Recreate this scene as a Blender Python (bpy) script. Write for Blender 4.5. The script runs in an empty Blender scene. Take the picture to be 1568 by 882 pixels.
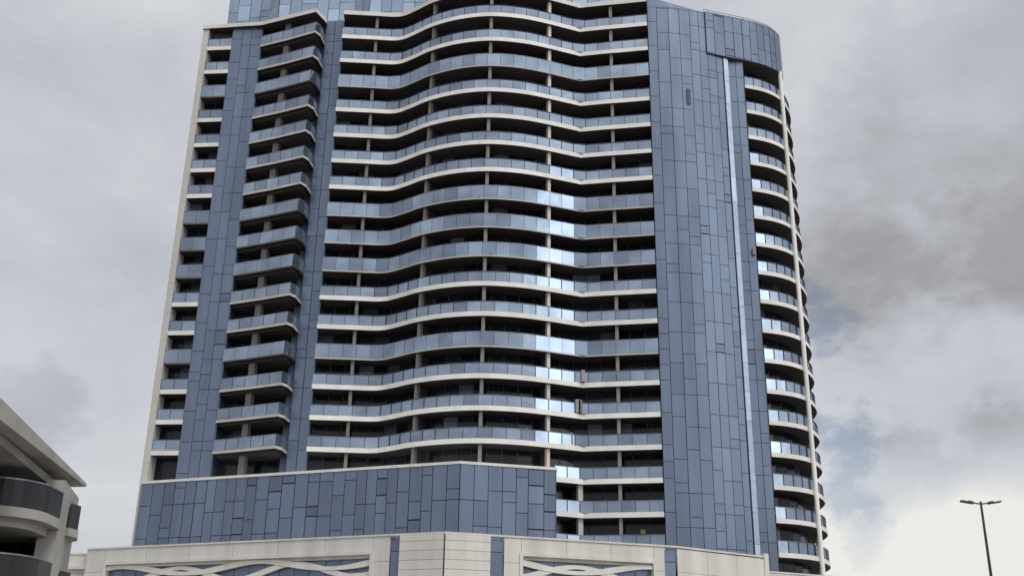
import bpy, math, random
from mathutils import Matrix, Vector
random.seed(7)
H=1.6
sc=bpy.context.scene
# ------------------------------------------------------------ materials
def newmat(name):
    m=bpy.data.materials.new(name); m.use_nodes=True
    nt=m.node_tree; b=nt.nodes['Principled BSDF']
    return m,nt,b
def mat(name,col,rough=.6,metal=0.,noise=.12,nscale=1.5,attr=True,bump=0.,spec=.5,streak=False,rvar=0.):
    m,nt,b=newmat(name)
    N=nt.nodes; L=nt.links
    tc=N.new('ShaderNodeTexCoord')
    mp=N.new('ShaderNodeMapping'); L.new(tc.outputs['Object'],mp.inputs[0])
    if streak: mp.inputs['Scale'].default_value=(1,1,.12)
    no=N.new('ShaderNodeTexNoise'); no.inputs['Scale'].default_value=nscale; no.inputs['Detail'].default_value=5
    L.new(mp.outputs[0],no.inputs['Vector'])
    mr=N.new('ShaderNodeMapRange'); mr.inputs[1].default_value=.3; mr.inputs[2].default_value=.7
    mr.inputs[3].default_value=1-noise; mr.inputs[4].default_value=1+noise
    L.new(no.outputs['Fac'],mr.inputs[0])
    last=mr.outputs[0]
    if attr:
        at=N.new('ShaderNodeAttribute'); at.attribute_name='Col'
        mu=N.new('ShaderNodeMath'); mu.operation='MULTIPLY'
        L.new(at.outputs['Fac'],mu.inputs[0]); L.new(last,mu.inputs[1]); last=mu.outputs[0]
    vm=N.new('ShaderNodeVectorMath'); vm.operation='SCALE'; vm.inputs[0].default_value=col
    L.new(last,vm.inputs['Scale']); L.new(vm.outputs[0],b.inputs['Base Color'])
    b.inputs['Roughness'].default_value=rough; b.inputs['Metallic'].default_value=metal
    b.inputs['Specular IOR Level'].default_value=spec
    if rvar:
        m2=N.new('ShaderNodeMapRange'); m2.inputs[1].default_value=.3; m2.inputs[2].default_value=.7
        m2.inputs[3].default_value=max(.02,rough-rvar); m2.inputs[4].default_value=rough+rvar
        L.new(no.outputs['Fac'],m2.inputs[0]); L.new(m2.outputs[0],b.inputs['Roughness'])
    if bump:
        n2=N.new('ShaderNodeTexNoise'); n2.inputs['Scale'].default_value=.9; n2.inputs['Detail'].default_value=2
        L.new(tc.outputs['Object'],n2.inputs['Vector'])
        bp=N.new('ShaderNodeBump'); bp.inputs['Strength'].default_value=bump; bp.inputs['Distance'].default_value=.05
        L.new(n2.outputs['Fac'],bp.inputs['Height']); L.new(bp.outputs[0],b.inputs['Normal'])
    return m
CREAM=mat('cream_render',(.84,.82,.77),.7,noise=.09,nscale=.8,streak=True,spec=.3)
CREAM2=mat('podium_stone',(.64,.62,.575),.75,noise=.12,nscale=.6,streak=True,spec=.3)
BROWN=mat('taupe_metal',(.22,.20,.18),.5,noise=.1)
POST=mat('taupe_post',(.20,.18,.165),.55,noise=.1)
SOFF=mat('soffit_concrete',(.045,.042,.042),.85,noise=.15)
CLAD=mat('blue_cladding',(.160,.200,.278),.30,.48,noise=.16,nscale=.5,bump=.12,streak=True,rvar=.07,spec=.5)
JOINT=mat('joint_backing',(.020,.026,.045),.6)  # dark backing colour seen in the gaps between panels
DGLASS=mat('dark_window_glass',(.018,.021,.028),.12,.0,noise=.2,spec=.35)
FRAME=mat('window_frame',(.07,.07,.076),.5,noise=.1)
RAIL=mat('tinted_balustrade_glass',(.29,.35,.435),.06,.80,noise=.22,nscale=.35,bump=.14)
HAND=mat('handrail_metal',(.22,.24,.28),.35,.6)
STRIP=mat('polished_metal_trim',(.50,.58,.70),.28,.75,noise=.10)
UGLASS=mat('upper_curtain_glass',(.32,.39,.50),.10,.75,noise=.10,nscale=.4,bump=.1)
NB=mat('neighbour_render',(.36,.345,.32),.75,noise=.15,nscale=.6,spec=.3)
NBD=mat('neighbour_dark_wall',(.07,.062,.058),.8,noise=.1)
NBR=mat('smoked_rail_glass',(.03,.03,.033),.2,0,noise=.1,spec=.25)
POLE=mat('lamp_metal',(.05,.05,.055),.45,.3)
YEL=mat('yellow_sign_paint',(.34,.29,.05),.5)
ASPH=mat('asphalt',(.05,.05,.052),.9,noise=.2,nscale=2,attr=False)
SAND=mat('sandy_ground',(.26,.23,.19),.95,noise=.2,nscale=.3,attr=False)
PAVE=mat('paving',(.30,.28,.26),.85,noise=.15,nscale=1,attr=False)
PAINT=mat('road_paint',(.75,.75,.72),.7,noise=.1,attr=False)
# ------------------------------------------------------------ builder
def empty(name):
    e=bpy.data.objects.new(name,None); sc.collection.objects.link(e); return e
class MB:
    def __init__(s,name,parent=None): s.n=name;s.p=parent;s.v=[];s.f=[];s.m=[];s.c=[];s.mats=[]
    def face(s,pts,m,c=1.):
        if m not in s.mats: s.mats.append(m)
        i=len(s.v); s.v+=[(p[0],p[1],p[2]+H) for p in pts]
        s.f.append(tuple(range(i,i+len(pts)))); s.m.append(s.mats.index(m)); s.c.append(c)
    def prism(s,poly,z0,z1,m,mb=None,c=1.,z0b=None):
        n=len(poly)
        for i in range(n):
            a=poly[i];b=poly[(i+1)%n]
            s.face([(a[0],a[1],z0),(b[0],b[1],z0),(b[0],b[1],z1),(a[0],a[1],z1)],m,c)
        s.face([(p[0],p[1],z1) for p in poly],m,c)
        s.face([(p[0],p[1],z0) for p in reversed(poly)],mb or m,c)
    def obox(s,p,q,o0,o1,z0,z1,m,mb=None,c=1.):
        n=nrm(p,q)
        s.prism([(p[0]+n[0]*o1,p[1]+n[1]*o1),(q[0]+n[0]*o1,q[1]+n[1]*o1),(q[0]+n[0]*o0,q[1]+n[1]*o0),(p[0]+n[0]*o0,p[1]+n[1]*o0)],z0,z1,m,mb,c)
    def strip(s,path,o0,o1,z0,z1,m,mb=None,mt=None,c=1.):
        A=offset(path,o1);B=offset(path,o0)
        for i in range(len(path)-1):
            a,b,d,e=A[i],A[i+1],B[i+1],B[i]
            s.face([(a[0],a[1],z0),(b[0],b[1],z0),(b[0],b[1],z1),(a[0],a[1],z1)],m,c)
            s.face([(d[0],d[1],z0),(e[0],e[1],z0),(e[0],e[1],z1),(d[0],d[1],z1)],m,c)
            s.face([(a[0],a[1],z1),(b[0],b[1],z1),(d[0],d[1],z1),(e[0],e[1],z1)],mt or m,c)
            s.face([(a[0],a[1],z0),(e[0],e[1],z0),(d[0],d[1],z0),(b[0],b[1],z0)],mb or m,c)
        for i in (0,len(path)-1):
            a,b=A[i],B[i]
            s.face([(a[0],a[1],z0),(b[0],b[1],z0),(b[0],b[1],z1),(a[0],a[1],z1)],m,c)
    def finish(s):
        me=bpy.data.meshes.new(s.n); me.from_pydata(s.v,[],s.f)
        for m in s.mats: me.materials.append(m)
        me.polygons.foreach_set('material_index',s.m)
        at=me.color_attributes.new('Col','FLOAT_COLOR','CORNER')
        data=[]
        for f,c in zip(s.f,s.c): data+= [c,c,c,1.]*len(f)
        at.data.foreach_set('color',data)
        me.update()
        o=bpy.data.objects.new(s.n,me); sc.collection.objects.link(o)
        if s.p: o.parent=s.p
        return o
def nrm(p,q):
    dx=q[0]-p[0];dy=q[1]-p[1];l=math.hypot(dx,dy) or 1
    return (dy/l,-dx/l)
def offset(path,o):
    out=[]
    for i,p in enumerate(path):
        ns=[]
        if i>0: ns.append(nrm(path[i-1],p))
        if i<len(path)-1: ns.append(nrm(p,path[i+1]))
        nx=sum(n[0] for n in ns);ny=sum(n[1] for n in ns);l=math.hypot(nx,ny)
        nx/=l;ny/=l
        k=1/max(.5,nx*ns[0][0]+ny*ns[0][1])
        out.append((p[0]+nx*o*k,p[1]+ny*o*k))
    return out
def cr(P,n=5):
    out=[]
    for i in range(len(P)-1):
        p0=P[max(i-1,0)];p1=P[i];p2=P[i+1];p3=P[min(i+2,len(P)-1)]
        for j in range(n):
            t=j/n
            out.append(tuple(.5*((2*p1[k])+(-p0[k]+p2[k])*t+(2*p0[k]-5*p1[k]+4*p2[k]-p3[k])*t*t+(-p0[k]+3*p1[k]-3*p2[k]+p3[k])*t**3) for k in (0,1)))
    out.append(tuple(P[-1])); return out
def resample(path,step):
    L=[0]
    for i in range(1,len(path)): L.append(L[-1]+math.dist(path[i-1],path[i]))
    n=max(1,round(L[-1]/step)); out=[];j=0
    for i in range(n+1):
        d=L[-1]*i/n
        while j<len(L)-2 and L[j+1]<d: j+=1
        t=(d-L[j])/max(1e-6,L[j+1]-L[j]); t=min(1,max(0,t))
        out.append((path[j][0]+(path[j+1][0]-path[j][0])*t,path[j][1]+(path[j+1][1]-path[j][1])*t))
    return out
def rndpanel(mb,p,q,z0,z1,off,m,c,tilt):
    n=nrm(p,q)
    o=[off+random.uniform(-tilt,tilt) for _ in range(3)]; o.append(o[0]+o[2]-o[1])
    P=[(p,z0,o[0]),(q,z0,o[1]),(q,z1,o[2]),(p,z1,o[3])]
    F=[(a[0]+n[0]*k,a[1]+n[1]*k,z) for a,z,k in P]
    B=[(a[0],a[1],z) for a,z,k in P]
    mb.face(F,m,c)
    for i in range(4):
        j=(i+1)%4
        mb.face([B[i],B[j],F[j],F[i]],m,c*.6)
def panel_wall(mb,path,z0,z1,w,fh,m,back,gap=.035,off=.07,tilt=.010,irreg=True,cv=.10,zbase=18.6,win=0.06,curtain=0.):
    for i in range(len(path)-1):
        P,Q=path[i],path[i+1]; L=math.dist(P,Q); n=max(1,round(L/w))
        mb.face([(P[0],P[1],z0),(Q[0],Q[1],z0),(Q[0],Q[1],z1),(P[0],P[1],z1)],back)
        ws=[random.choice((.85,1,1,1.15)) if irreg else 1 for _ in range(n)]; S=sum(ws); acc=0
        for a in range(n):
            t0=acc/S; acc+=ws[a]; t1=acc/S
            gv=gap*(random.choice((.85,1,1.35)) if irreg else 1)
            g=gv/2/L
            p=(P[0]+(Q[0]-P[0])*(t0+g),P[1]+(Q[1]-P[1])*(t0+g)); q=(P[0]+(Q[0]-P[0])*(t1-g),P[1]+(Q[1]-P[1])*(t1-g))
            k0=math.floor((z0-zbase)/fh)-1; z=z0; cc=random.uniform(1-cv*.6,1+cv*.6)
            cuts=[]
            k=k0
            ph=random.choice((.05,.33,.33,.62)) if irreg else 0
            while zbase+k*fh<z1:
                b=zbase+k*fh
                if irreg:
                    r=random.random()
                    if r<.72: cuts+=[b+fh*ph]
                    elif r<.86: cuts+=[b+fh*ph,b+fh*(ph+.3)]
                    elif r<.93: cuts+=[b+fh*(ph+.3)]
                    else: cuts+=[b+fh*ph,b+fh*(ph+.5)]
                else: cuts+=[b]
                k+=1
            cuts=sorted(x for x in cuts if z0+.15<x<z1-.15)+[z1]
            for x in cuts:
                c=cc*random.uniform(1-cv,1+cv)
                gg=gap*.5
                if x-z<1.7 and random.random()<win:
                    gg=gap*1.5; c*=.85
                if curtain and random.random()<curtain: c*=6
                rndpanel(mb,p,q,z+gg,x-gg,off,m,c,tilt)
                z=x
def rail(mb,path,z0,z1,step=1.45,off=.0,cv=.2):
    R=resample(path,step)
    for i in range(len(R)-1):
        p,q=R[i],R[i+1];L=math.dist(p,q);g=.018/L
        a=(p[0]+(q[0]-p[0])*g,p[1]+(q[1]-p[1])*g);b=(q[0]-(q[0]-p[0])*g,q[1]-(q[1]-p[1])*g)
        c=random.uniform(1-cv,1+cv)
        rndpanel(mb,a,b,z0,z1,off,RAIL,c,.010)
    mb.strip(R,off-.06,off+.03,z1,z1+.045,HAND)
# ------------------------------------------------------------ tower
T=empty('apartment_tower')
Z=lambda k:18.6+3.3*k
GREY={5,8,9,10,15}
CTRL=[(-20.6,109.4),(-17,109.6),(-13.9,109.7),(-11.9,108.5),(-9.7,106.8),(-6.5,105.3),(-2.9,104.6),(.8,105.0),(3.9,106.0)]
WAVE=cr(CTRL,5)+[(7.4,107.4),(10,106.85),(12.5,106.4),(15.05,105.9)]
WR=[p for p in WAVE if p[0]>4.5]; WR=[(4.5,106.24)]+WR
slabs=MB('balcony_slabs',T); rails=MB('balcony_balustrades',T)
def floor(path,k,depth=2.5,posts=None,roof=False,step=1.45):
    z=Z(k)
    if roof:
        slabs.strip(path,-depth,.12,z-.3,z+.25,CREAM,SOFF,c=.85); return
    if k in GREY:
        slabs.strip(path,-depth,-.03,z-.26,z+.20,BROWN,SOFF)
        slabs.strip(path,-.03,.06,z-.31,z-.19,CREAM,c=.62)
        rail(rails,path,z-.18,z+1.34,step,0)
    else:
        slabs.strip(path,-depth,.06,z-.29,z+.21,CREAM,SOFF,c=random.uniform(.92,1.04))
        rail(rails,path,z+.22,z+1.34,step,-.08)
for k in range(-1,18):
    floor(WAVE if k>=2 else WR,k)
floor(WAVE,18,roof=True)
gl=MB('recessed_glazing',T)
BW=resample(offset(WAVE,-2.3),1.5)
panel_wall(gl,BW,15,77.8,1.5,3.3,DGLASS,FRAME,gap=.10,off=.04,irreg=False,cv=.5,win=0,curtain=.10,tilt=.01)
posts=MB('balcony_posts',T)
def post(x,path,z0,z1,w=.34,d=.5,inset=.25,c=1.,part=2.2):
    for i in range(len(path)-1):
        if path[i][0]<=x<=path[i+1][0]:
            t=(x-path[i][0])/(path[i+1][0]-path[i][0]); y=path[i][1]+(path[i+1][1]-path[i][1])*t
            n=nrm(path[i],path[i+1]); tx=(-n[1],n[0])
            a=(x-tx[0]*w/2,y-tx[1]*w/2); b=(x+tx[0]*w/2,y+tx[1]*w/2)
            posts.obox(a,b,-inset-d,-inset,z0,z1,POST,c=c)
            a=(x-tx[0]*.07,y-tx[1]*.07); b=(x+tx[0]*.07,y+tx[1]*.07)
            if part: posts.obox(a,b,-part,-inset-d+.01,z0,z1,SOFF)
            return
for x,z0,c in ((-16.6,22.1,.9),(-9.75,22.1,1.0),(-2.9,22.1,1.2),(3.95,22.1,3.0),(10.9,15,1.3)):
    post(x,WAVE,z0,77.8,c=c)
post(7.2,WAVE,15,22,w=.5,c=2.6)
clad=MB('clad_walls',T)
RW=cr([(15.1,105.8),(17.5,105.9),(20,106.3),(22,106.9),(23.8,107.6)],2)
CG=.055
panel_wall(clad,RW,11,76.9,1.1,3.3,CLAD,JOINT,cv=.07,gap=CG)
pp=MB('sloping_parapet',T)
for i in range(len(RW)-1):
    t0=i/(len(RW)-1);t1=(i+1)/(len(RW)-1)
    h=lambda t:77.0+1.4*max(0,1-t*1.6)**1.6
    a,b=RW[i],RW[i+1];n=nrm(a,b)
    A=(a[0]+n[0]*.09,a[1]+n[1]*.09);B=(b[0]+n[0]*.09,b[1]+n[1]*.09)
    pp.face([(*A,76.9),(*B,76.9),(*B,h(t1)),(*A,h(t0))],CLAD)
    pp.face([(*A,h(t0)),(*B,h(t1)),(B[0]-n[0]*.5,B[1]-n[1]*.5,h(t1)),(A[0]-n[0]*.5,A[1]-n[1]*.5,h(t0))],CLAD)
    pp.face([(A[0]-n[0]*.5,A[1]-n[1]*.5,76.9),(B[0]-n[0]*.5,B[1]-n[1]*.5,76.9),(B[0]-n[0]*.5,B[1]-n[1]*.5,h(t1)),(A[0]-n[0]*.5,A[1]-n[1]*.5,h(t0))],CLAD)
pp.finish()
trim=MB('polished_vertical_trim',T)
for j in range(20):
    w_=random.uniform(-.02,.02)
    trim.obox((23.88,107.62),(24.44,107.90+w_),-.3,.16,10+j*3.07,10+(j+1)*3.07-.03,STRIP,c=random.uniform(.85,1.1))
trim.finish()
panel_wall(clad,[(24.55,108.15),(26.3,108.35)],11,71.5,.9,3.3,CLAD,JOINT,cv=.05,gap=CG)
clad.obox((26.3,108.38),(26.36,108.38),-2.6,.05,11,71.5,JOINT)
CAP=cr([(21.9,106.72),(24.2,107.5),(26.4,108.1),(28.3,108.8),(30,109.7),(31.3,110.9),(31.9,112.6),(32.0,118),(31.6,126)],2)
panel_wall(clad,CAP,71.4,77,1.0,3.3,CLAD,JOINT,cv=.08,gap=CG,off=.12)
clad.prism(offset(CAP,.13)+[(22,126)],76.98,77.1,CLAD)
clad.prism(offset(CAP,-.02)+[(22,126)],71.3,71.42,SOFF)
BAY=cr([(26.4,108.3),(28.3,108.9),(29.9,109.8),(31.1,111.0),(32.5,113.2),(33.5,116),(33.7,120),(32.8,125)],3)
for k in range(-3,16):
    z=Z(k)
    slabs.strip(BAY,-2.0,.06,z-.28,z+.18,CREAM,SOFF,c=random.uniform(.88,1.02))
    rail(rails,BAY,z+.19,z+1.33,1.2,-.08)
BB=resample(offset(BAY,-1.9),1.4)
panel_wall(gl,BB,8,71.6,1.4,3.3,DGLASS,FRAME,gap=.09,off=.04,irreg=False,cv=.5,win=0,curtain=.12,tilt=.01)
cols=MB('edge_columns',T)
def cyl(mb,x,y,r,z0,z1,m,n=14,r1=None):
    r1=r1 or r
    for i in range(n):
        a=2*math.pi*i/n;b=2*math.pi*(i+1)/n
        mb.face([(x+r*math.cos(a),y+r*math.sin(a),z0),(x+r*math.cos(b),y+r*math.sin(b),z0),(x+r1*math.cos(b),y+r1*math.sin(b),z1),(x+r1*math.cos(a),y+r1*math.sin(a),z1)],m)
cyl(cols,31.25,110.75,.24,8,71.6,CREAM)
cyl(cols,32.7,116.5,.28,8,71.6,CREAM)
cols.finish()
# ---- left part
panel_wall(clad,[(-34.3,112.15),(-30.7,111.8)],15,77.3,1.2,3.3,CLAD,JOINT,cv=.08,gap=CG)
clad.obox((-34.36,112.17),(-34.3,112.17),-3,0,15,77.3,CLAD)
clad.obox((-30.7,111.8),(-30.64,111.8),-2.5,0,15,77.3,CLAD)
panel_wall(clad,[(-22.8,110.95),(-20.7,110.7)],15,77.8,1.05,3.3,CLAD,JOINT,cv=.08,gap=CG)
clad.obox((-20.74,110.7),(-20.68,110.7),-2,0,15,77.8,CLAD)
clad.obox((-22.86,110.95),(-22.8,110.95),-3,0,15,77.8,CLAD)
fr=MB('left_edge_frame',T)
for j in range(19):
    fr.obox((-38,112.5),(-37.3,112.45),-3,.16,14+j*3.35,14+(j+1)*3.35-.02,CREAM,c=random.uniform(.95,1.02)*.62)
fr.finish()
LC=[(-37.3,112.45),(-34.36,112.17)]
WEDGE=[(-30.75,111.6),(-27.2,110.1),(-23.6,108.4),(-23.1,109.2),(-22.9,110.9)]
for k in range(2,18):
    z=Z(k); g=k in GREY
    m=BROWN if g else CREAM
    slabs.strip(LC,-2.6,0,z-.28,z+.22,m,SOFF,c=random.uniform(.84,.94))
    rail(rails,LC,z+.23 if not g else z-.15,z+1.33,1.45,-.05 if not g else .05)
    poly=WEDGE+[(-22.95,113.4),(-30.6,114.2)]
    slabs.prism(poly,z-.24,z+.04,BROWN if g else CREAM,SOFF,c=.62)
    inn=offset(WEDGE,-.45)
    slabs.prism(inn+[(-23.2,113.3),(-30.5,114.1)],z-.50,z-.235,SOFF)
    rail(rails,WEDGE[:3],z+.05 if not g else z-.12,z+1.22,1.6,-.03 if not g else .05)
    rail(rails,WEDGE[2:],z+.05 if not g else z-.12,z+1.22,1.,-.03 if not g else .05)
panel_wall(gl,[(-37.3,114.1),(-34.36,113.8)],22,77.3,1.3,3.3,DGLASS,FRAME,gap=.09,off=.04,irreg=False,cv=.5,win=0,curtain=.08,tilt=.01)
panel_wall(gl,[(-30.64,113.9),(-22.86,113.1)],22,77.3,1.3,3.3,DGLASS,FRAME,gap=.09,off=.04,irreg=False,cv=.5,win=0,curtain=.05,tilt=.01)
posts.obox((-27.75,110.95),(-27.1,110.7),-.6,0,22.1,77.4,POST,c=.8)
posts.obox((-23.6,111.4),(-23.0,111.4),-.5,0,22.1,77.4,CLAD,c=.5)
rf=MB('roof_canopy',T)
rf.prism([(-38.1,112.2),(-30.7,111.2),(-23.7,108.35),(-22.8,110.5),(-22.8,116),(-38.1,116)],77.3,77.8,CREAM,SOFF,c=.78)
rf.prism([(-38,113),(-20,113),(15,109),(24.4,109),(24.4,136),(-38,136)],76.6,77.2,SOFF)
rf.finish()
panel_wall(clad,[(24.5,136),(-38,136),(-38,115.6)],10,77.2,2.2,3.3,CLAD,JOINT,cv=.07)
panel_wall(clad,[(31.6,126),(24.5,136)],10,77,2.2,3.3,CLAD,JOINT,cv=.07)
up=MB('upper_setback_glazing',T)
panel_wall(up,[(-36.4,134),(-36.4,116.2),(-31,115.4),(-29.6,114.2),(-20,113.4),(-18,112.2),(-8,111.8),(2,110.6),(14.4,110.4),(14.4,134),(-36.4,134)],77.1,93,1.5,3.3,UGLASS,JOINT,cv=.22,irreg=True,tilt=.015,gap=CG)
up.prism([(-36.4,134),(-36.4,116.2),(-18,112.2),(14.4,110.4),(14.4,134)],92.6,93.2,CREAM)
up.finish()
BX=[(-37.7,112.2),(-4.5,100.1),(4.4,102.2),(4.4,108)]
panel_wall(clad,BX,13.5,21.85,1.25,3.3,CLAD,JOINT,cv=.10,gap=.065,zbase=17.5,win=.4)
slabs.strip(BX[:3]+[(4.4,107)],-1.2,.14,21.86,22.12,CREAM,c=.85)
slabs.prism([(-37.7,112.2),(-4.5,100.2),(4.3,102.3),(4.3,108.5),(-20.5,113),(-37.7,115)],21.7,21.98,CREAM)
rr=MB('roof_maintenance_rail',T)
RRp=resample(offset(CAP[:13],-.15),1.7)
rr.strip(RRp,-.02,.02,77.5,77.54,POLE)
for p in RRp: rr.obox((p[0]-.025,p[1]),(p[0]+.025,p[1]),-.025,.025,77.1,77.5,POLE)
rr.finish()
vt=MB('wall_vents',T)
vt.obox((25.85,108.2),(26.2,108.25),.08,.25,46.9,47.7,BROWN)
vt.obox((19.2,106.15),(19.65,106.22),.08,.15,64.2,66.2,CLAD,c=.35)
vt.finish()
cl=MB('balcony_furniture',T)
for _ in range(90):
    k=random.choice([2,3,4,5,2,3,1,6]); x=random.uniform(-19,14)
    if k<2 and x<5.5: continue
    path=WAVE
    for i in range(len(path)-1):
        if path[i][0]<=x<=path[i+1][0]:
            y=path[i][1]+1.1; h=random.uniform(1.4,1.7); w=random.uniform(.2,.6)
            cl.obox((x,y),(x+w,y),-.2,.1,Z(k)+.3,Z(k)+h,random.choice([FRAME,POST,BROWN,BROWN]),c=random.uniform(.5,1.6)); break
cl.obox((12.9,107.4),(13.35,107.35),-.05,.05,16.9,17.3,YEL)
cl.finish()
slabs.finish(); rails.finish(); gl.finish(); posts.finish(); clad.finish()
# ------------------------------------------------------------ podium
PD=empty('podium_building')
pw=MB('stone_walls',PD); pg=MB('glass_strips',PD); rb=MB('wave_ribbons',PD)
def lerp(P,Q,t): return (P[0]+(Q[0]-P[0])*t,P[1]+(Q[1]-P[1])*t)
def stone(P,Q,t0,t1,z0,z1,w=3.,fh=2.4,o=.0,c=1):
    a,b=offset([lerp(P,Q,t0),lerp(P,Q,t1)],o)
    panel_wall(pw,[a,b],z0,z1,w,fh,CREAM2,BROWN,gap=.03,off=.08,tilt=.001,irreg=False,cv=.03,zbase=12.55,win=0)
def glassp(P,Q,t0,t1,z0,z1,o=-.4):
    a,b=offset([lerp(P,Q,t0),lerp(P,Q,t1)],o)
    panel_wall(pg,[a,b],z0,z1,1.6,2.6,CLAD,JOINT,gap=.06,off=.04,irreg=False,cv=.1,win=0)
ZT=14.7
def recess(P,Q,t0,t1,zb,zt,waves):
    glassp(P,Q,t0,t1,zb,zt,-.55)
    L=math.dist(P,Q); a=lerp(P,Q,t0);b=lerp(P,Q,t1); l=.28/L
    pw.obox(a,b,-.55,.2,zt-.02,zt+.26,CREAM2)
    pw.obox(a,b,-.55,.2,zb-.26,zb+.02,CREAM2)
    pw.obox(lerp(P,Q,t0-l),lerp(P,Q,t0),-.55,.2,zb-.26,zt+.26,CREAM2)
    pw.obox(lerp(P,Q,t1),lerp(P,Q,t1+l),-.55,.2,zb-.26,zt+.26,CREAM2)
    n=nrm(P,Q)
    W=(t1-t0)*L
    for r,(ph,dz,A,wl) in enumerate(waves):
        zc=zt+dz
        N=int(W/.2); prev=None
        for i in range(N+1):
            s=i/N; t=t0+(t1-t0)*s; p=lerp(P,Q,t); th=s*W*6.283/wl+ph
            zz=zc+A*math.sin(th); hw=.17+.09*math.cos(th)**2
            up_,dn=min(zt-.03,zz+hw),max(zb,zz-hw)
            if dn>=zt-.04 : dn=zt-.04
            oo=-.02-.05*r
            cur=((p[0]+n[0]*oo,p[1]+n[1]*oo),(p[0]-n[0]*.4,p[1]-n[1]*.4),dn,up_)
            if prev:
                a1,b1,d1,u1=prev;a2,b2,d2,u2=cur
                rb.face([(*a1,d1),(*a2,d2),(*a2,u2),(*a1,u1)],CREAM2,1.12)
                rb.face([(*a1,u1),(*a2,u2),(*b2,u2),(*b1,u1)],CREAM2)
                rb.face([(*a1,d1),(*b1,d1),(*b2,d2),(*a2,d2)],CREAM2)
            prev=cur
A0,A1,A2,A3,A4=(-41.,109.),(-5.4,95.),(15.3,101.),(24.5,106.6),(34.,110.5)
zb=8.4
WV=[(0.9,-.66,.40,15.5),(3.6,-1.15,.6,12.5),(1.9,-2.2,.5,14),(4.6,-2.9,.6,12),(.3,-3.6,.5,15)]
WV2=[(2.6,-.78,.42,14.5),(5.2,-1.25,.55,12),(1.,-2.2,.5,14),(4.,-3.,.6,12)]
stone(A0,A1,0,.06,zb,ZT); stone(A0,A1,.06,.822,13.45,ZT,w=5); recess(A0,A1,.066,.816,8.9,13.2,WV); stone(A0,A1,.822,.865,zb,ZT)
glassp(A0,A1,.865,.89,zb,ZT-.25,-.1); stone(A0,A1,.89,1,zb,ZT,w=5,fh=.8,o=.12)
stone(A0,A1,0,1,-1.6,zb,w=3)
stone(A1,A2,0,.188,zb,ZT,w=4,fh=.8,o=.12); glassp(A1,A2,.188,.245,zb,ZT-.3,-.1)
stone(A1,A2,.245,.318,zb,ZT); stone(A1,A2,.318,.898,13.45,ZT-.02,w=5); recess(A1,A2,.324,.892,8.9,13.2,WV2); stone(A1,A2,.898,.945,zb,ZT)
glassp(A1,A2,.945,.998,zb,ZT-.2,-.1); stone(A1,A2,0,1,-1.6,zb,w=3)
stone(A2,A3,0,1,-1.6,ZT-.1,w=3.4,o=.05); stone(A3,A4,0,1,-1.6,13.35,w=3)
stone((-64,112),(-41.2,109.6),0,1,-1.6,14.3,w=3)
cop=[A0,A1,A2,A3]
pw.strip(cop,-.6,.16,ZT,ZT+.16,CREAM2)
pw.strip([(34,110.5),(24.6,106.65)][::-1],-.5,.14,13.35,13.5,CREAM2)
pw.strip([(-64,112),(-41.2,109.6)],-.5,.14,14.3,14.5,CREAM2)
pw.prism([(-41,109.1),(-5.4,95.2),(15.2,101.2),(24.4,106.8),(33.9,110.7),(33.9,136),(-64,136),(-64,112.2)],12.9,13.2,CREAM2)
pw.obox((24.45,106.5),(24.9,106.7),-.5,.2,8,ZT+.4,CREAM2)
for P,Q,n_ in ((A0,A1,9),(A1,A2,5)):
    for i in range(n_):
        t=(i+.15)/n_; pg.obox(lerp(P,Q,t),lerp(P,Q,t+.7/n_),.05,.12,-1.55,3.2,DGLASS)
pw.finish(); pg.finish(); rb.finish()
# ------------------------------------------------------------ neighbour
NBE=empty('neighbour_apartment_block')
nb=MB('walls_and_slabs',NBE)
zr=10.3
near=(-18.35,38.2); tip=(-20.5,53)
outer=[(near[0]-1.6,34),near,tip,(-32,55),(-32,34)]
def wedge(mb,top,zlo,zhi,m,ms):
    n=len(top)
    for i in range(n):
        j=(i+1)%n
        mb.face([(*top[i],zlo[i]),(*top[j],zlo[j]),(*top[j],zhi[j]),(*top[i],zhi[i])],m)
    mb.face([(*top[i],zhi[i]) for i in range(n)],m); mb.face([(*top[i],zlo[i]) for i in reversed(range(n))],ms)
wedge(nb,outer,[9.75,9.75,10.15,10.15,9.75],[zr+.2,zr+.15,zr,zr,zr+.2],NB,NB)
inn=[(-19.9,34),(-19.0,38.3),(-21.0,51.5),(-32,54),(-32,34)]
nb.prism(inn,9.45,9.8,NB,c=.8)
nb.prism([(-20.35,48),(-19.6,48.2),(-20.6,52.6),(-21.4,52.6)],-1.6,9.5,NB)
nb.prism([(-32,50),(-20.5,50),(-20.5,50.3),(-32,50.3)],-1.6,9.5,NBD)
nb.prism([(-32,38),(-23.3,38),(-23.3,50),(-32,50)],-1.6,9.5,NBD)
for (x0,x1) in ((-23.0,-22.0),(-21.9,-20.9)):
    nb.prism([(x0,49.9),(x1,49.9),(x1,49.98),(x0,49.98)],4.7,9.2,DGLASS)
nb.finish()
nbb=MB('curved_balconies',NBE); nbr=MB('smoked_balustrades',NBE)
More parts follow.
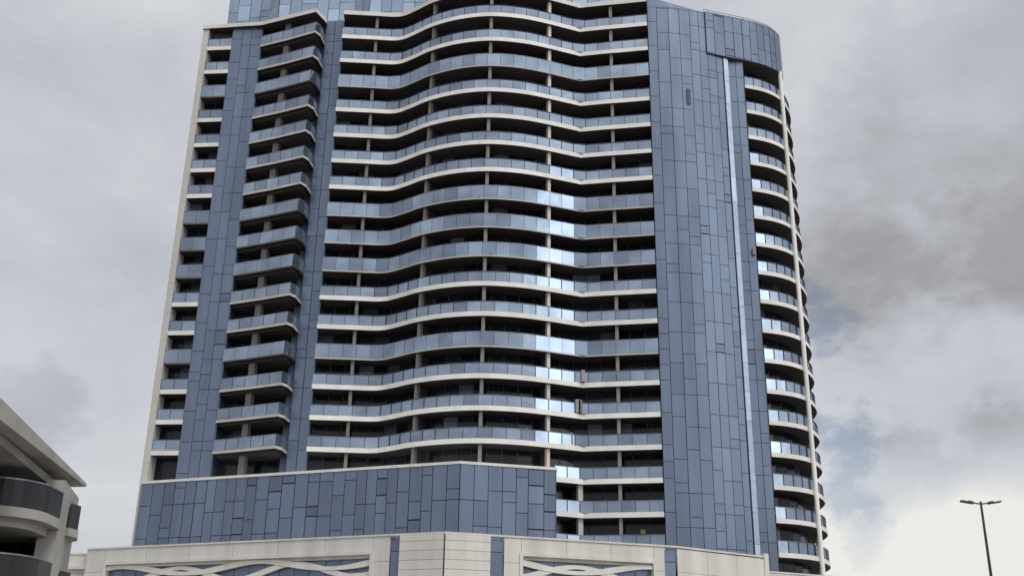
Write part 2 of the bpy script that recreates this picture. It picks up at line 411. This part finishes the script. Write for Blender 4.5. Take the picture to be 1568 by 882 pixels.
for zf in (7.75,4.75,1.75):
    arc=[(-30,44.5),(-21.4,44.5)]
    for i in range(1,9):
        a=-math.pi/2+math.pi/2*i/8
        arc.append((-21.4+2.0*math.cos(a),46.5+2.0*math.sin(a)))
    arc.append((-19.45,48.0))
    poly=arc+[(-20.4,50),(-30,50)]
    nbb.prism(poly,zf-.4,zf,NB)
    sm=offset(poly[:len(arc)],-.5)+[(-20.6,50),(-30,50)]
    nbb.prism(sm,zf-.75,zf-.39,NB)
    nbr.strip(arc,-.1,-.05,zf+.02,zf+1.1,NBR); nbr.strip(arc,-.13,-.02,zf+1.1,zf+1.16,HAND)
    arc2=[(-19.9,50.2),(-19.75,51.0),(-20.1,51.9),(-20.7,52.5)]
    nbb.strip(arc2,-.8,.0,zf-.35,zf,NB); nbr.strip(arc2,-.1,-.05,zf,zf+1.1,NBR)
nbb.finish(); nbr.finish()
# ------------------------------------------------------------ street lamp
SL=empty('street_lamp')
lp=MB('pole',SL); LX,LY=23.35,54.0
cyl(lp,LX,LY,.11,-1.6,10.35,POLE,12,.055); cyl(lp,LX,LY,.2,-1.6,-1.2,POLE,12)
lp.finish()
ar=MB('arms_and_heads',SL)
for s in (-1,1):
    def P(d,w,z): return (LX+s*d,LY+w,z)
    def bx(d0,d1,w,za,zb_,t):
        v=[P(d0,-w,za),P(d1,-w,zb_),P(d1,w,zb_),P(d0,w,za)]; u=[(a,b,c+t) for a,b,c in v]
        ar.face(v,POLE);ar.face(u,POLE)
        for i in range(4):
            j=(i+1)%4; ar.face([v[i],v[j],u[j],u[i]],POLE)
    bx(0,.42,.03,10.2,10.26,.06); bx(.38,.98,.14,10.23,10.33,.07); bx(.38,.6,.07,10.29,10.34,.06)
ar.finish()
# ------------------------------------------------------------ ground
def sheet(name,x0,x1,y0,y1,z,m):
    b=MB(name); b.face([(x0,y0,z-H),(x1,y0,z-H),(x1,y1,z-H),(x0,y1,z-H)],m); return b.finish()
sheet('ground',-2500,2500,-2500,2500,0,SAND)
sheet('road',-400,400,6,30,.008,ASPH)
b=MB('pavement'); b.prism([(-400,30),(400,30),(400,60),(-400,60)],-1.6,-1.47,PAVE); b.finish()
b=MB('road_markings')
for i in range(-40,41):
    b.face([(i*6,17.9,-1.588),(i*6+3,17.9,-1.588),(i*6+3,18.1,-1.588),(i*6,18.1,-1.588)],PAINT)
b.finish()
# ------------------------------------------------------------ world
w=bpy.data.worlds.new('World'); sc.world=w; w.use_nodes=True
nt=w.node_tree; N=nt.nodes; Lk=nt.links
for n in list(N): N.remove(n)
out=N.new('ShaderNodeOutputWorld')
SUN=Vector((.45,-.60,1.15)).normalized()
el=math.asin(SUN.z); rot=math.atan2(SUN.x,SUN.y)
sky=N.new('ShaderNodeTexSky'); sky.sky_type='NISHITA'; sky.sun_disc=False; sky.sun_elevation=el; sky.sun_rotation=rot
bg1=N.new('ShaderNodeBackground'); bg1.inputs[1].default_value=.09; Lk.new(sky.outputs[0],bg1.inputs[0])
tc=N.new('ShaderNodeTexCoord'); D=tc.outputs['Generated']
nz=N.new('ShaderNodeVectorMath'); nz.operation='NORMALIZE'; Lk.new(D,nz.inputs[0]); D=nz.outputs[0]
def noise(scale,detail,zs,loc,rough=.55,dist=0.):
    mp=N.new('ShaderNodeMapping'); mp.inputs['Scale'].default_value=(1,1,zs); mp.inputs['Location'].default_value=loc
    Lk.new(D,mp.inputs[0]); no=N.new('ShaderNodeTexNoise'); no.inputs['Scale'].default_value=scale; no.inputs['Detail'].default_value=detail
    no.inputs['Roughness'].default_value=rough; no.inputs['Distortion'].default_value=dist
    Lk.new(mp.outputs[0],no.inputs['Vector']); return no.outputs['Fac']
def math_(op,a,b):
    m=N.new('ShaderNodeMath'); m.operation=op
    for i,x in enumerate((a,b)):
        if isinstance(x,(int,float)): m.inputs[i].default_value=x
        else: Lk.new(x,m.inputs[i])
    return m.outputs[0]
warp=noise(6,7,1.5,(3,1,2),.6)
def blob(c,rad,wt,warpamt=.0):
    c=Vector(c).normalized()
    dp=N.new('ShaderNodeVectorMath'); dp.operation='DOT_PRODUCT'; Lk.new(D,dp.inputs[0]); dp.inputs[1].default_value=c
    v=dp.outputs['Value']
    if warpamt: v=math_('ADD',v,math_('MULTIPLY',math_('SUBTRACT',warp,.5),warpamt))
    mr=N.new('ShaderNodeMapRange'); mr.interpolation_type='SMOOTHSTEP'
    mr.inputs[1].default_value=math.cos(rad); mr.inputs[2].default_value=1; mr.inputs[3].default_value=0; mr.inputs[4].default_value=wt
    Lk.new(v,mr.inputs[0]); return mr.outputs[0]
val=math_('ADD',math_('MULTIPLY',math_('SUBTRACT',noise(3.0,10,1.8,(1.3,.4,.2),.60,.3),.5),.95),.70)
for c,r,wt,wa in (((.39,.83,.40),.20,-.22,.09),((.40,.87,.30),.20,-.16,.08),((-.43,.87,.235),.07,-.18,.02),((.375,.902,.22),.11,-.12,.05),
                  ((.33,.94,.10),.14,.38,.02),((.45,.88,.10),.15,.42,.02),((-.35,.80,.40),.35,.02,.05),((.27,.80,.55),.2,.12,.05)):
    val=math_('ADD',val,blob(c,r,wt,wa))
ramp=N.new('ShaderNodeValToRGB'); cr_=ramp.color_ramp
cr_.elements[0].position=0; cr_.elements[0].color=(.27,.265,.275,1)
cr_.elements[1].position=1; cr_.elements[1].color=(.87,.86,.82,1)
for p,c in ((.3,(.38,.38,.395,1)),(.6,(.54,.56,.60,1)),(.8,(.66,.68,.71,1))):
    e=cr_.elements.new(p); e.color=c
Lk.new(val,ramp.inputs[0])
bg2=N.new('ShaderNodeBackground'); Lk.new(ramp.outputs[0],bg2.inputs[0]); bg2.inputs[1].default_value=1.0
mx=N.new('ShaderNodeMixShader')
Lk.new(math_('SUBTRACT',.94,blob((.285,.918,.275),.07,.40,.03)),mx.inputs[0])
Lk.new(bg1.outputs[0],mx.inputs[1]); Lk.new(bg2.outputs[0],mx.inputs[2])
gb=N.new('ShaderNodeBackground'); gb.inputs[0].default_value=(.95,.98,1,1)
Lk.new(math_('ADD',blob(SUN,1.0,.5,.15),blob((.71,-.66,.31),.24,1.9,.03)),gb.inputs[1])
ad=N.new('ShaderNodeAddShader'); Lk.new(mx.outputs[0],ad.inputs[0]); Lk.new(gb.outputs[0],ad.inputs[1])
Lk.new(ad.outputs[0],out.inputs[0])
sd=bpy.data.lights.new('sun','SUN'); sd.energy=1.5; sd.angle=math.radians(20); sd.color=(1,.97,.93)
so=bpy.data.objects.new('sun',sd); sc.collection.objects.link(so); so.rotation_euler=SUN.to_track_quat('Z','Y').to_euler(); so.location=(0,-20,60)
# ------------------------------------------------------------ camera
cd=bpy.data.cameras.new('camera'); cd.sensor_width=36; cd.lens=36*1673/1568; cd.clip_end=6000; cd.clip_start=.1
co=bpy.data.objects.new('camera',cd); sc.collection.objects.link(co)
p=math.radians(21.5); r=.0168
F=Vector((0,math.cos(p),math.sin(p)));U=Vector((0,-math.sin(p),math.cos(p)));R=Vector((1,0,0))
R2=(R+r*U).normalized();U2=(U-r*R).normalized()
M=Matrix((( R2.x,U2.x,-F.x,0),(R2.y,U2.y,-F.y,0),(R2.z,U2.z,-F.z,H),(0,0,0,1)))
co.matrix_world=M
sc.camera=co
sc.view_settings.view_transform='Standard'; sc.view_settings.look='None'; sc.view_settings.exposure=0
